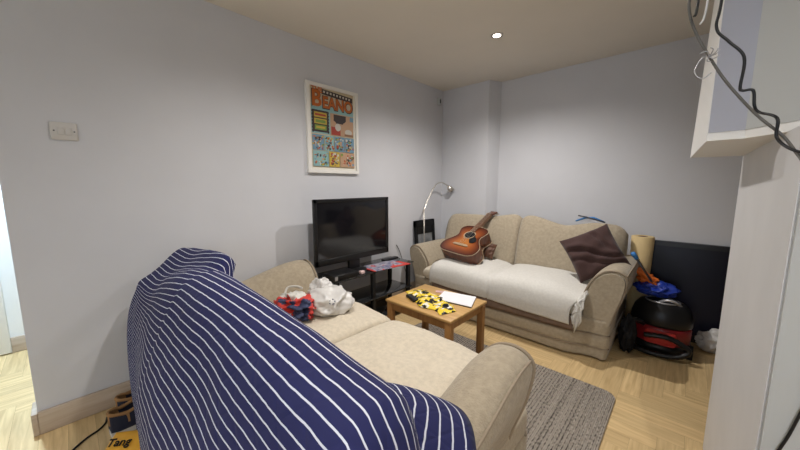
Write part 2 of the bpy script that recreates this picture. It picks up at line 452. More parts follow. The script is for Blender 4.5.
lip((2.405, 1.232), (2.50, 1.10), JZ + .022, CEIL, .002, M['headgrey'], 'trim_2')
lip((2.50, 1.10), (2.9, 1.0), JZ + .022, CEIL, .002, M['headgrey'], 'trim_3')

# ------------------------------------------------------------------ ceiling downlights
def downlight(x, y, label):
    t = thing('downlight', label, 'ceiling light', (x, y, CEIL), group='recessed ceiling downlights' )
    MB(M['chrome']).lathe([(.030, -.004), (.044, -.006), (.046, -.001), (.046, 0)], seg=28).build('bezel', t)
    MB(M['lampglow']).lathe([(.001, -.0055), (.028, -.005), (.029, -.001)], seg=24).build('bulb', t)
downlight(1.13, 2.36, 'small round lit downlight set in the ceiling above the coffee table end')
downlight(1.13, 1.0, 'round downlight in the ceiling above the striped sofa, out of frame')
downlight(-.72, -.25, 'added round downlight in the hall ceiling standing in for daylight, out of frame')  # unseen fitting, added to carry the hall's stand-in daylight
downlight(2.75, -.35, 'round downlight in the ceiling behind the camera, out of frame')

# ------------------------------------------------------------------ sofas
def make_sofa(name, label, loc, rotz, D, top_fn, armz, army, rise=.02):
    """local: x across, y 0 front .. D rear"""
    t = thing(name, label, 'sofa', loc, rotz)
    B = .893
    def outline(i):
        h = [(B - i, D - i), (B - i, .10)] + [(B - i - .04 + .04 * math.cos(a), .10 - .04 * math.sin(a)) for a in (.4, .8, 1.2)] + [(B - .06, .058 + i), (.76, .052 + i), (.71, .036 + i), (.68, .018 + i), (.63, .001 + i), (.5, i), (.2, i)]
        return [(x, y) for x, y in h] + [(-x, y) for x, y in h[::-1]]
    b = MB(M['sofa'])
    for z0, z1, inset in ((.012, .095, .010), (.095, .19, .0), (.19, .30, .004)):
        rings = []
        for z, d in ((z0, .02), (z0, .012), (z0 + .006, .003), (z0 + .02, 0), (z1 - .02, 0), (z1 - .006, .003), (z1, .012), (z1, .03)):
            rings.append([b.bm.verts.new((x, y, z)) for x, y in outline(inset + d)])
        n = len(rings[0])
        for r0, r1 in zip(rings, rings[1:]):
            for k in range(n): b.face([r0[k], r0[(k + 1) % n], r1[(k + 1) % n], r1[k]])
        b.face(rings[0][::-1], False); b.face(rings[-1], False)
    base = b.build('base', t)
    pp = MB(M['piping'])
    for z in (.095, .19):
        pp.tube([(x, y, z) for x, y in outline(.004)[1:-1]], .005, 6)
    pp.build('piping', base)
    # seat cushions
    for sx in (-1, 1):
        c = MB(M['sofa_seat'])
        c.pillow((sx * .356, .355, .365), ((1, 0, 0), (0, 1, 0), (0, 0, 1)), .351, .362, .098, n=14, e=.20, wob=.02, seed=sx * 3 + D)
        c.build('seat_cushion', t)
    # back: two camel-topped cushions with a seam between
    cz = .04
    def backs(sx):
        c = MB(M['sofa'])
        x0, x1 = sx * .003, sx * .875
        def P(u, v):
            x = x0 + (x1 - x0) * u
            ax = abs(x)
            top = top_fn(x) - .012 + .012 * math.sin(PI * u)
            k = min(1, max(0, 1 - ((u - .5) * 2) ** 2)) ** .5 if False else 1
            e = 1 - max(0, 1 - min(u, 1) / .09) ** 2 * .22 if u < .09 else 1 - max(0, (u - .88) / .12) ** 2.2 * (.50)
            th = 2 * PI * v
            # closed profile, superelliptic: front bulges out, top rounded, rear drops
            cs, sn = math.cos(th), math.sin(th)
            y = .5 + .5 * math.copysign(abs(cs) ** .62, cs)      # 0 front 1 rear
            z = .5 + .5 * math.copysign(abs(sn) ** .62, sn)
            zz = .27 + z * (top - .27)
            lean = (zz - .27) / (top - .27)
            yf = D - .36 + .17 * lean + .02 * math.sin(PI * lean) * -1
            yr = D - .03 - .03 * lean
            yy = yf + (yr - yf) * y
            cy = (yf + yr) / 2; czz = .6
            yy = cy + (yy - cy) * e
            zz = zz if zz < .5 else .5 + (zz - .5) * (1 - (1 - e) * .35)
            wr = .006 * noise.noise(Vector((x * 6, yy * 6, zz * 6 + D)))
            return Vector((x, yy + wr, zz + wr))
        vs = c.grid(P, 30, 41)
        c.face([vs[0][j] for j in range(40)], True); c.face([vs[-1][j] for j in range(40)], True)
        bmesh.ops.remove_doubles(c.bm, verts=c.bm.verts, dist=.0005)
        c.build('back_cushion', t)
    backs(-1); backs(1)
    # scroll arms
    def arm(sx, army):
        k = (armz[0] if sx < 0 else armz[1]) - .67
        prof = [(.700, .26), (.702, .42), (.722, .51 + k * .6), (.765, .60 + k), (.825, .658 + k), (.885, .675 + k), (.932, .665 + k), (.962, .635 + k), (.964, .585 + k), (.942, .47 + k * .5), (.908, .36), (.888, .29), (.882, .26)]
        pr = catmull([(x, 0, z) for x, z in prof], 4)
        a = MB(M['sofa']); y0, y1 = army, D - .10
        def P(u, v):
            p = pr[min(len(pr) - 1, int(round(u * (len(pr) - 1))))]
            y = y0 + (y1 - y0) * v
            lift = rise * sm(.1, .8, v)
            fr = max(0, 1 - v / .07)
            s_ = 1 - .07 * fr ** 2
            cx, cz_ = .83, .42
            return Vector((sx * (cx + (p.x - cx) * s_), y, cz_ + (p.z - cz_) * s_ + lift * sm(.4, .62, p.z)))
        vs = a.grid(P, len(pr), 26)
        a.face([r[0] for r in vs]); a.face([r[-1] for r in vs])
        ao = a.build('arm', t)
        # front facing panel with its piping
        f = MB(M['sofa'])
        cx, cz_ = .83, .42
        f.prism([(sx * (cx + (p.x - cx) * .86 + .004), y0 + .012, cz_ + (p.z - cz_) * .9 - .004) for p in pr], (0, -.034, 0), smooth=False)
        f.build('front_panel', ao)
        g = MB(M['piping'])
        g.tube([(sx * (cx + (p.x - cx) * .955), y0 + .0, cz_ + (p.z - cz_) * .955) for p in pr], .0075, 8)
        # long seam on the outside of the roll
        g.tube([P(.56, v / 20) + Vector((sx * .001, 0, 0)) for v in range(21)], .005, 6)
        g.build('piping', ao)
    arm(-1, army[0]); arm(1, army[1])
    return t
def top_far(x):  # x right: camel back, the right cushion dips
    return .925 + .035 * (1 - sm(.05, .3, abs(x))) - (.045 * math.exp(-((x - .40) / .14) ** 2) if x > 0 else 0) + (.004 if x > .6 else 0)
make_sofa('sofa', 'beige two-seat fabric sofa against the back wall, guitar and cream throw on it', (1.10, 2.42, 0), 0, .83, top_far, (.612, .67), (.09, .09), 0.0)
make_sofa('sofa', 'beige two-seat fabric sofa in the foreground with navy striped throw over its back', (1.0, 1.34, 0), PI, .97, lambda x: .752, (.668, .66), (.265, .075), -.095)

# ------------------------------------------------------------------ striped throw
rows = [  # x, flattened (y,z) profile front hem .. floor
    (.12, [.51, .83, .465, .872, .415, .858, .335, .782, .285, .745, .228, .705, .190, .62, .165, .45, .157, .22, .157, .02]),
    (.30, [.51, .85, .475, .895, .40, .845, .335, .787, .29, .760, .235, .70, .195, .60, .165, .44, .152, .22, .150, .02]),
    (.60, [.505, .88, .475, .924, .40, .860, .350, .845, .30, .822, .245, .74, .195, .61, .155, .44, .138, .22, .135, .02]),
    (.82, [.50, .89, .470, .930, .41, .880, .365, .880, .30, .850, .240, .76, .180, .62, .125, .44, .110, .22, .110, .02]),
    (.85, [.47, .82, .450, .850, .43, .876, .375, .882, .30, .852, .240, .765, .178, .62, .122, .44, .108, .22, .108, .02]),
    (1.05, [.47, .80, .455, .84, .43, .872, .38, .884, .305, .858, .240, .768, .172, .62, .112, .44, .100, .22, .100, .02]),
    (1.3, [.47, .79, .455, .83, .43, .866, .385, .886, .31, .864, .245, .785, .180, .63, .112, .44, .095, .22, .095, .02]),
    (1.6, [.47, .77, .455, .81, .43, .848, .385, .873, .315, .862, .250, .795, .185, .64, .112, .44, .095, .22, .095, .02]),
    (1.82, [.47, .75, .455, .795, .43, .832, .385, .855, .315, .848, .255, .80, .195, .65, .12, .44, .10, .22, .10, .02]),
    (1.92, [.46, .73, .445, .79, .42, .832, .380, .852, .325, .848, .262, .815, .195, .72, .13, .48, .11, .22, .11, .02]),
    (1.955, [.45, .68, .43, .72, .41, .800, .375, .825, .33, .825, .265, .80, .200, .70, .14, .46, .12, .22, .12, .02])]
NX, SEG = 150, 7
cols = []
for i in range(NX):
    x = .12 + (1.955 - .12) * i / (NX - 1)
    v = hermite_rows(rows, x)
    pts = catmull([(x, v[2 * k], v[2 * k + 1]) for k in range(len(v) // 2)], SEG)
    cols.append(pts)
NY = len(cols[0])
acc = []
for c in cols:
    a = [0.]
    for p, q in zip(c, c[1:]): a.append(a[-1] + (q - p).length)
    k0 = 3 * SEG; acc.append([q - a[k0] for q in a])
# the cloth turns down over the end of the sofa back
last, lacc = cols[-1], acc[-1]
for q in range(1, 15):
    t_ = q / 14
    cols.append([Vector((p.x + .030 * math.sin(PI / 2 * min(1, t_ * 2.5)), p.y + .02 * t_ * math.sin(j * .35), max(.02, p.z - .42 * t_ ** 1.4))) for j, p in enumerate(last)]); acc.append(lacc)
NX = len(cols)
def thr(i, j):
    p = cols[i][j].copy(); u = i / (NX - 1)
    d = j / (NY - 1)
    wr = noise.noise(Vector((p.x * 3.2, acc[i][j] * 2.2, .3))) * .010 + noise.noise(Vector((p.x * 9, acc[i][j] * 5, 4.))) * .004
    left = 1 - sm(.12, .62, p.x)
    wr += left * sm(.5, .8, d) * .005 * math.sin(p.x * 52 + p.z * 9)
    p.y -= wr * (1 if d > .45 else .3); p.z += wr * (.3 if d > .55 else .8)
    p.x += .02 * sm(.45, .8, d) * sm(1.65, 1.95, p.x)
    low = (1 - sm(.12, .62, cols[i][j].x)) * (1 - sm(.22, .60, cols[i][j].z)) * sm(.4, .6, d)
    p.x += .23 * low; p.y -= .016 * low
    # the left edge curls back towards the wall
    if i < 4: p.y += .030 * (4 - i) / 4 * sm(.5, .7, d)
    return p
def stripe(i, j, curl):
    """the cloth is gathered at the left corner: the stripes fan out from there"""
    a, x = acc[i][j], cols[i][j].x; s0 = .12
    if curl or a < s0: return a
    g = .40 + .60 * min(1, max(0, (x - .13) / .75))
    return s0 + (a - s0) / g
mb = MB(M['striped'])
vs = [[mb.bm.verts.new(thr(i, j)) for j in range(NY)] for i in range(NX)]
for i in range(NX - 1):
    for j in range(NY - 1):
        mb.face([vs[i][j], vs[i + 1][j], vs[i + 1][j + 1], vs[i][j + 1]], True,
                [(cols[a][b].x, stripe(a, b, i < 3)) for a, b in ((i, j), (i + 1, j), (i + 1, j + 1), (i, j + 1))])
# flap falling over the rear of the right arm
outer = catmull([(1.72, .655, .58), (1.80, .67, .625), (1.87, .668, .652), (1.94, .648, .660), (1.992, .60, .648), (2.028, .54, .60), (2.04, .46, .48), (2.04, .41, .2)], 6)
inner = catmull([(1.66, .47, .72), (1.72, .44, .755), (1.77, .40, .79), (1.80, .36, .80), (1.80, .31, .785), (1.80, .26, .72), (1.80, .21, .5), (1.80, .18, .22)], 6)
NO = len(outer)
def flap(u, v):
    k = min(NO - 1, int(round(u * (NO - 1)))); p = inner[k].lerp(outer[k], v)
    p.z += .025 * math.sin(PI * v) * (1 - .6 * u); p.x += .02 * math.sin(PI * v) * u
    return p
mb.grid(flap, NO, 14, uvfn=lambda i, j: (i * .02, .03 + (1 - j / 13) * .27))
to = mb.build('striped_throw', origin=(1.05, .3, 0), solid=.008)
tag(to, 'navy blue throw with white stripes draped over the back of the foreground sofa', 'throw')

# ------------------------------------------------------------------ cream throw on the far sofa
mb = MB(M['cream'])
def ct(u, v):
    x = .495 + (1.84 - .085 * sm(.5, .85, v) - .495) * u
    # v: 0 rear .. 1 hanging hem
    prof = catmull([(0, 2.93, .478), (0, 2.80, .476), (0, 2.60, .477), (0, 2.475, .468), (0, 2.412, .43), (0, 2.392, .35), (0, 2.402, .25)], 6)
    k = v * (len(prof) - 1); a = int(min(len(prof) - 2, k)); p = prof[a].lerp(prof[a + 1], k - a)
    xx = x - 1.10
    crown = .030 * (1 - abs((abs(xx) - .35) / .36) ** 2.5) if abs(abs(xx) - .35) < .36 else 0
    z = p.z + crown * (1 - sm(.55, .85, v)) - .012 * math.exp(-(xx / .03) ** 2) * (1 - v * .5)
    y = p.y - (.012 * (1 - abs((abs(xx) - .35) / .37) ** 4) if abs(abs(xx) - .35) < .37 else 0) * sm(.5, .7, v) + .010 * math.exp(-(xx / .02) ** 2) * sm(.5, .7, v)
    w_ = noise.noise(Vector((x * 5, y * 5, z * 5))) * .007
    z += w_ - (.03 * (1 - u) + .0) * sm(.8, 1, v) * -1 * .0
    if u < .02: z -= .01
    return Vector((x, y - w_ * .4, z + (.0 if v < .8 else .05 * (1 - u) * (v - .8) / .2)))
mb.grid(ct, 90, 37)
t = thing('sofa_throw', 'cream woven throw spread over the seat of the far sofa', 'throw', (1.1, 2.6, .47))
wpart(mb, 'cloth', t, solid=.007)
random.seed(4)
fr = MB(M['cream'])
for i in range(40):
    v = i / 39
    bx = 1.842 - .03 * sm(.6, 1, v); y = 2.60 - .20 * v; z = .488 if y > 2.47 else .488 - (2.47 - y) ** 2 * 9
    base = Vector((bx - .012, y, z)); fall = .10 + .13 * v + random.uniform(-.02, .02)
    x1 = 1.812 - .015 * random.random() + .01 * math.sin(i * 2.1)
    pts = [base]
    for s_ in range(1, 7):
        q = s_ / 6
        pts.append(Vector((bx + (x1 + random.uniform(-.025, .02) - bx) * q ** .8, y + (2.385 - .012 * random.random() - y) * min(1, q * 1.6) + random.uniform(-.004, .004), z + .006 - fall * q ** 1.3 * 1.05)))
    fr.tube(pts, [.006, .0072, .0078, .0075, .0075, .007, .004], 5)
wpart(fr, 'fringe', t)

def ul(u, v):
    x = .52 + 1.26 * u
    return Vector((x, 2.408 - .006 * math.sin(PI * v) + .003 * noise.noise(Vector((x * 9, v * 3, 1))), .205 + .10 * v))
mb = MB(mat('brown_underlay', (.20, .135, .10), .95, noise_amt=.2, bump=.2)); mb.grid(ul, 40, 6)
tag(mb.build('brown_cover', origin=(1.15, 2.408, .205), solid=.006), 'brown cloth strip showing below the cream throw on the far sofa front', 'cover')

# ------------------------------------------------------------------ cushions
def axes(xd, up):
    a = Vector(xd).normalized(); n = a.cross(Vector(up)).normalized(); b = n.cross(a).normalized(); return a, b, n
def cushion(name, c, xd, yd, hx, hy, hz, m, label, cat='cushion', seed=1., wob=.03, folds=()):
    a = Vector(xd).normalized(); n = a.cross(Vector(yd)).normalized(); b = n.cross(a).normalized()
    mb = MB(m).pillow(c, (a, b, n), hx, hy, hz, n=20, e=.42, pinch=.07, wob=wob, seed=seed, folds=folds)
    zmin = min(v.co.z for v in mb.bm.verts)
    return tag(mb.build(name, origin=(c[0], c[1], zmin)), label, cat)
cushion('scatter_cushion', (1.80, 2.80, .715), (.31, .13, .165), (-.15, .10, .29), .185, .185, .075, M['brown'],
        'dark brown square cushion tipped against the right arm of the far sofa', seed=2.3, wob=.03, folds=((.45, .9, .05, .030), (.35, .93, .42, .022), (.8, .6, -.55, .016)))
cushion('scatter_cushion', (.885, 2.85, .60), (.5, .1, -.12), (.03, .3, .9), .06, .08, .03, M['leather'],
        'small brown leather cushion tucked behind the guitar', seed=5.1, wob=.02)

# ------------------------------------------------------------------ guitar
def guitar():
    t = thing('acoustic_guitar', 'sunburst acoustic guitar resting on the cream throw, neck against the sofa back', 'guitar', (.68, 2.515, .598))
    X = Vector((1, -.10, -.02)).normalized(); Dn = Vector((.115, .60, .385)).normalized(); Nn = X.cross(Dn).normalized(); X = Dn.cross(Nn).normalized()  # face normal
    if Nn.z < 0: Nn = -Nn
    def W(a, b, c):  # a across, b along the neck, c out of the face
        return X * (a * 1.10) + Dn * (b * .93) + Nn * c
    # half-outline (along, halfwidth)
    out = [(0, 0), (0.002, .09), (.010, .150), (.045, .195), (.11, .208), (.16, .195), (.21, .160), (.25, .136), (.29, .128), (.33, .140), (.375, .152), (.41, .143), (.44, .108), (.452, .06), (.455, 0)]
    rt = catmull([(h, b, 0) for b, h in out], 4)
    ring = [(p.x, p.y) for p in rt] + [(-p.x, p.y) for p in rt[-2:0:-1]]
    TH = .125
    def pos(i, c): a, b = ring[i % len(ring)]; return W(a, b, c)
    n = len(ring)
    body = MB(M['guitarback'])
    rows_ = [[body.bm.verts.new(pos(i, c)) for i in range(n)] for c in (-TH, -TH * .5, 0)]
    for r in range(2):
        for i in range(n): body.face([rows_[r][i], rows_[r][(i + 1) % n], rows_[r + 1][(i + 1) % n], rows_[r + 1][i]])
    body.face(rows_[0])
    bo = body.build('body', t)
    top = MB(M['sunburst'])
    cen = (0, .2); steps = 10
    rr = []
    for s_ in range(steps + 1):
        q = s_ / steps
        rr.append([top.bm.verts.new(W(cen[0] + (a - cen[0]) * q, cen[1] + (b - cen[1]) * q, .0015 + .002 * (1 - q))) for a, b in ring] if s_ else [top.bm.verts.new(W(*cen, .004))])
    for i in range(n):
        top.face([rr[0][0], rr[1][i], rr[1][(i + 1) % n]], True, [(0, 0), (1 / steps, 0), (1 / steps, 0)])
        for s_ in range(1, steps):
            a, b = s_ / steps, (s_ + 1) / steps
            top.face([rr[s_][i], rr[s_ + 1][i], rr[s_ + 1][(i + 1) % n], rr[s_][(i + 1) % n]], True, [(a, 0), (b, 0), (b, 0), (a, 0)])
    top.build('soundboard', t)
    bi = MB(M['binding'])
    for c in (0.0, -TH):
        bi.tube([pos(i, c) for i in range(n + 1)], .0035, 6, caps=False)
    bi.build('binding', bo)
    def disc(mb, b, r0, r1, c, a0=0.):
        sg = 36
        A = [mb.bm.verts.new(W(a0 + r0 * math.cos(2 * PI * k / sg), b + r0 * math.sin(2 * PI * k / sg), c)) for k in range(sg)]
        if r1 is None: mb.face(A, False); return
        Bv = [mb.bm.verts.new(W(a0 + r1 * math.cos(2 * PI * k / sg), b + r1 * math.sin(2 * PI * k / sg), c)) for k in range(sg)]
        for k in range(sg): mb.face([A[k], A[(k + 1) % sg], Bv[(k + 1) % sg], Bv[k]], False)
    h = MB(M['blackm']); disc(h, .30, .05, None, .0052); h.build('soundhole', t)
    h = MB(M['binding']); disc(h, .30, .05, .062, .0056); h.build('rosette', t)
    pg = MB(M['black'])
    pg.prism([W(a, b, .005) for a, b in ((.035, .335), (.062, .31), (.066, .29), (.10, .265), (.118, .225), (.10, .19), (.065, .185), (.045, .215), (.03, .245), (.05, .262), (.058, .285), (.052, .31))], Nn * .002)
    pg.build('pickguard', t)
    br = MB(M['binding']); br.prism([W(a, b, .004) for a, b in ((-.085, .125), (-.07, .118), (.07, .118), (.085, .125), (.07, .145), (-.07, .145))], Nn * .008); br.build('bridge', t)
    def bar(mb, b0, b1, w0, w1, c0, c1, e0=None, e1=None):
        poly = [W(-w0, b0, c0), W(w0, b0, c0), W(w1, b1, (e0 if e0 is not None else c0)), W(-w1, b1, (e0 if e0 is not None else c0))]
        q = [W(-w0, b0, c1), W(w0, b0, c1), W(w1, b1, (e1 if e1 is not None else c1)), W(-w1, b1, (e1 if e1 is not None else c1))]
        A = [mb.bm.verts.new(p) for p in poly]; Bv = [mb.bm.verts.new(p) for p in q]
        mb.face(A[::-1], False); mb.face(Bv, False)
        for k in range(4): mb.face([A[k], A[(k + 1) % 4], Bv[(k + 1) % 4], Bv[k]], False)
    nk = MB(M['neckw']); bar(nk, .43, .69, .027, .022, -.018, .008); no = nk.build('neck', t)
    fb = MB(M['neckw']); bar(fb, .355, .69, .027, .022, .008, .013)
    fb.build('fretboard', no)
    fz = MB(M['chrome'])
    for k in range(13):
        b = .69 - .30 * (1 - 2 ** (-k / 9)); wv = .022 + .005 * (.69 - b) / .335
        bar(fz, b - .001, b + .001, wv, wv, .013, .0145)
    fz.build('frets', no)
    hd = MB(M['guitarback']); bar(hd, .69, .775, .026, .034, -.012, .006, -.035, -.017); ho = hd.build('headstock', t)
    for s_ in (-1, 1):
        for k in range(3):
            pg = MB(M['chrome']); b = .705 + k * .023; c = -.006 - k * .006
            pg.tube([W(s_ * .024, b, c - .006), W(s_ * .045, b, c - .008)], .003, 6); pg.tube([W(s_ * .045, b, c - .008), W(s_ * .056, b, c - .008)], .0075, 8)
            pg.build('tuning_peg', ho)
    st = MB(M['chrome'])
    for k in range(6):
        a = (k - 2.5)
        st.tube([W(a * .009, .13, .014), W(a * .0085, .355, .0165), W(a * .0068, .69, .0165), W(a * .008, .72, .004)], .0006, 4)
    st.build('strings', t)
guitar()

# ------------------------------------------------------------------ coffee table and what lies on it
t = thing('coffee_table', 'small pine coffee table with square legs between the two sofas', 'table', (1.025, 1.77, 0))
TZ = .42
MB(M['pine']).box(-.285, .285, -.235, .235, TZ - .02, TZ, bevel=.005).build('tabletop', t)
ap = MB(M['pineleg'])
for b in ((-.25, .25, -.215, -.197), (-.25, .25, .197, .215)): ap.box(*b, TZ - .075, TZ - .02)
for b in ((-.265, -.247, -.2, .2), (.247, .265, -.2, .2)): ap.box(*b, TZ - .075, TZ - .02)
ap.build('apron', t)
for sx in (-1, 1):
    for sy in (-1, 1):
        MB(M['pineleg']).box(sx * .255 - .022, sx * .255 + .022, sy * .205 - .022, sy * .205 + .022, 0.009, TZ - .02, bevel=.004).build('leg', t)
# papers
Rz = Matrix.Rotation
def flat(name, m, pts, z, th, label, cat, group=None):
    mb = MB(m).prism([(x, y, z) for x, y in pts], (0, 0, th))
    cx = sum(p[0] for p in pts) / len(pts); cy = sum(p[1] for p in pts) / len(pts)
    return tag(mb.build(name, origin=(cx, cy, z)), label, cat, group)
t = thing('notepad', 'white notepad with black edge on the coffee table', 'notepad', (1.17, 1.93, TZ))
nb = [(.975, 1.945), (1.225, 2.0), (1.297, 1.805), (1.03, 1.765)]
wpart(MB(M['black']).prism([(x, y, TZ + .001) for x, y in nb], (0, 0, .006)), 'cover', t)
wpart(MB(M['paper']).prism([(x * .985 + .015 * 1.145, y * .985 + .015 * 1.9, TZ + .007) for x, y in nb], (0, 0, .004)), 'page', t)
# yellow-and-black crumpled wrapper
mb = MB(M['yellow'])
def wr(u, v):
    a = Vector((.775, 1.80)); b = Vector((1.235, 1.635)); d = (b - a); pth = a + d * u
    nrm = Vector((-d.y, d.x)).normalized()
    wd = .065 + .050 * math.sin(PI * min(1, u * 1.1)) ; s_ = (v - .5) * 2
    p = pth + nrm * (s_ * wd + .012 * math.sin(u * 17))
    z = TZ + .004 + max(0, .010 + .020 * noise.noise(Vector((u * 7, v * 4, 1.3)))) * (1 - s_ ** 4) * (1 - (2 * u - 1) ** 6)
    return Vector((p.x, p.y, z))
vs = mb.grid(wr, 70, 30)
mb.use(M['black'])
for f in mb.bm.faces:
    c = f.calc_center_median(); k = noise.noise(Vector((c.x * 38, c.y * 24, 7.7))) 
    if k > .08: f.material_index = 1
mb.mats.append(M['matboard'])
for f in mb.bm.faces:
    c = f.calc_center_median()
    if noise.noise(Vector((c.x * 34, c.y * 38, 2.2))) > .30: f.material_index = 2
tag(mb.build('wrapper', origin=(1.0, 1.72, TZ), solid=.002), 'crumpled yellow and black printed wrapper on the coffee table', 'wrapper')
mb = MB(M['black']).box(-.062, .062, -.023, .023, 0, .024, bevel=.008)
mo = mb.build('remote_control'); mo.location = (.895, 1.655, TZ + .001); mo.rotation_euler = (0, 0, math.radians(-22))
tag(mo, 'small black gadget at the near left edge of the coffee table', 'remote')
flat('card', mat('pink_card', (.62, .40, .38), .6), [(.91, 1.93), (.98, 1.955), (1.0, 1.92), (.93, 1.895)], TZ + .001, .003, 'small pinkish card at the far edge of the coffee table behind the wrapper', 'card')

# ------------------------------------------------------------------ rug
rg = MB(M['rug'])
t_ = bmesh.new(); bmesh.ops.create_cube(t_, size=1)
for v in t_.verts: v.co = Vector((1.36 + v.co.x * 1.48, 1.735 + v.co.y * .80, .005 + v.co.z * .008))
bmesh.ops.bevel(t_, geom=[e for e in t_.edges if abs(e.verts[0].co.z - e.verts[1].co.z) > .004], offset=.07, segments=6, profile=.5, affect='EDGES')
rg.absorb(t_, None, False)
tag(rg.build('rug', origin=(1.36, 1.735, .001)), 'grey brown ribbed rug under the coffee table', 'rug')

# ------------------------------------------------------------------ television and stand
t = thing('tv_stand', 'low black glass television stand against the left wall', 'stand', (.2, 1.78, 0))
SZ = .50
def lb(mb, *b, **k): return mb.box(b[0] - .2, b[1] - .2, b[2] - 1.78, b[3] - 1.78, b[4], b[5], **k)
lb(MB(M['glass_blk']), .035, .365, 1.36, 2.30, SZ - .012, SZ, bevel=.003).build('top', t)
lb(MB(M['glass_blk']), .045, .36, 1.37, 2.28, .245, .257, bevel=.003).build('shelf', t)
lb(MB(M['glass_blk']), .045, .36, 1.37, 2.28, .05, .062, bevel=.003).build('shelf', t)
for x, y in ((.335, 2.245), (.065, 2.262), (.335, 1.78), (.335, 1.392), (.065, 1.392)):
    MB(M['black']).box(x - .2 - .019, x - .2 + .019, y - 1.78 - .019, y - 1.78 + .019, 0, SZ - .012, bevel=.008).build('post', t)
t = thing('television', 'black flat screen television standing on the glass stand', 'television', (.19, 1.70, SZ))
y0, y1, z0, z1 = 1.297, 2.113, .598, 1.137
fr_ = MB(M['black']).box(-.028, -.002, y0 - 1.70 + .006, y1 - 1.70 - .006, z0 - SZ, z1 - SZ, bevel=.006); fr_.box(-.075, -.04, -.28, .28, z0 - SZ + .08, z1 - SZ - .1, bevel=.01)
ho = fr_.build('housing', t)
MB(M['screen']).box(-.003, .001, y0 - 1.70 + .03, y1 - 1.70 - .03, z0 - SZ + .05, z1 - SZ - .03).build('screen', t)
bz = MB(M['black'])
for b in ((y0, y1, z0, z0 + .05), (y0, y1, z1 - .03, z1), (y0, y0 + .03, z0, z1), (y1 - .03, y1, z0, z1)):
    bz.box(-.004, .008, b[0] - 1.70, b[1] - 1.70, b[2] - SZ, b[3] - SZ, bevel=.003)
bz.build('bezel', t)
MB(M['black']).box(-.035, -.005, -.06, .06, .012, .13, bevel=.006).build('neck', t)
MB(M['black']).lathe([(.001, .0), (1, 0), (1, .010), (.9, .016), (.001, .018)], seg=40, mtx=Matrix.Diagonal((.10, .11, 1, 1))).build('base', t)
# set-top box, controllers, magazine and pieces on the stand
t = thing('media_box', 'black media box at the near end of the television stand', 'media player', (.28, 1.47, SZ))
MB(M['black']).box(-.07, .085, -.12, .12, .002, .05, bevel=.006).build('case', t)
MB(M['silver']).box(.084, .087, -.11, -.085, .012, .042).build('front_button', t)
t = thing('magazine', 'glossy red and blue magazine hanging over the edge of the stand', 'magazine', (.30, 1.98, SZ))
mg = MB(mat('magazine_cover', (.06, .07, .18), .35, noise_amt=.9, noise_scale=34, color2=(.50, .47, .50)))
def mgp(u, v):
    y = -.22 + .42 * u; x = -.12 + .22 * v + .05 * (u - .5)
    return Vector((x, y, .006 + .010 * max(0, noise.noise(Vector((u * 3, v * 2, .5))))))
vs = mg.grid(mgp, 24, 14); mg.use(M['redcloth'])
for f in mg.bm.faces:
    c = f.calc_center_median(); v = (c.x + .12 - .05 * ((c.y + .22) / .42 - .5)) / .22
    if (v > .84 and c.y > -.02) or (c.y > .15 and v > .3) or c.y < -.20 or noise.noise(Vector((c.x * 30, c.y * 14, 2))) > .45: f.material_index = 1
mg.build('pages', t, solid=.006)
mb = MB(M['black']).box(-.03, .03, -.10, .10, 0, .024, bevel=.010)
o = mb.build('remote_control'); o.location = (.16, 2.17, SZ + .001); tag(o, 'black rounded remote at the far end of the television stand', 'remote')
mb = MB(mat('pale_pink_plastic', (.66, .48, .46), .4)).box(-.018, .018, -.022, .022, 0, .03, bevel=.007)
o = mb.build('adapter_plug'); o.location = (.335, 1.655, SZ + .001); tag(o, 'small pale pink plug on the stand beside the media box', 'plug')
cb = MB(M['cablegrey']); cb.tube(catmull([(.012, 2.42, .60), (.014, 2.47, .52), (.02, 2.53, .36), (.03, 2.58, .2), (.04, 2.62, .012)], 8), .004, 6)
tag(cb.build('power_cable', origin=(.02, 2.5, .012)), 'thin grey cable running down the wall beside the television stand', 'cable')

# ------------------------------------------------------------------ floor lamp and leaning frame by the far left corner
t = thing('floor_lamp', 'slim nickel reading lamp with bent neck between the left wall and far sofa', 'lamp', (.10, 2.80, 0))
MB(M['chrome']).lathe([(.001, 0), (.085, 0), (.085, .012), (.02, .022), (.012, .03), (.001, .03)], seg=28).build('base', t)
pl = [(0, 0, .02), (0, .0, .57), (.0, -.014, .965)]
MB(M['chrome']).tube(pl, .008, 8).build('pole', t)
nk = catmull([(0, -.014, .965), (-.01, .08, 1.09), (-.01, .18, 1.215), (0, .245, 1.268), (.015, .30, 1.278), (.03, .355, 1.262), (.045, .395, 1.235)], 6)
MB(M['chrome']).tube(nk, .006, 8).build('gooseneck', t)
hd = MB(M['chrome']); d0 = nk[-1]; dr = Vector((.35, .55, -.75)).normalized()
hd.tube([d0 - dr * .005, d0 + dr * .01, d0 + dr * .03, d0 + dr * .06, d0 + dr * .075], [.008, .022, .032, .037, .036], 16)
ho = hd.build('lamp_head', t)
MB(M['black']).tube([d0 + dr * .0755, d0 + dr * .078], .03, 16).build('bulb_face', ho)

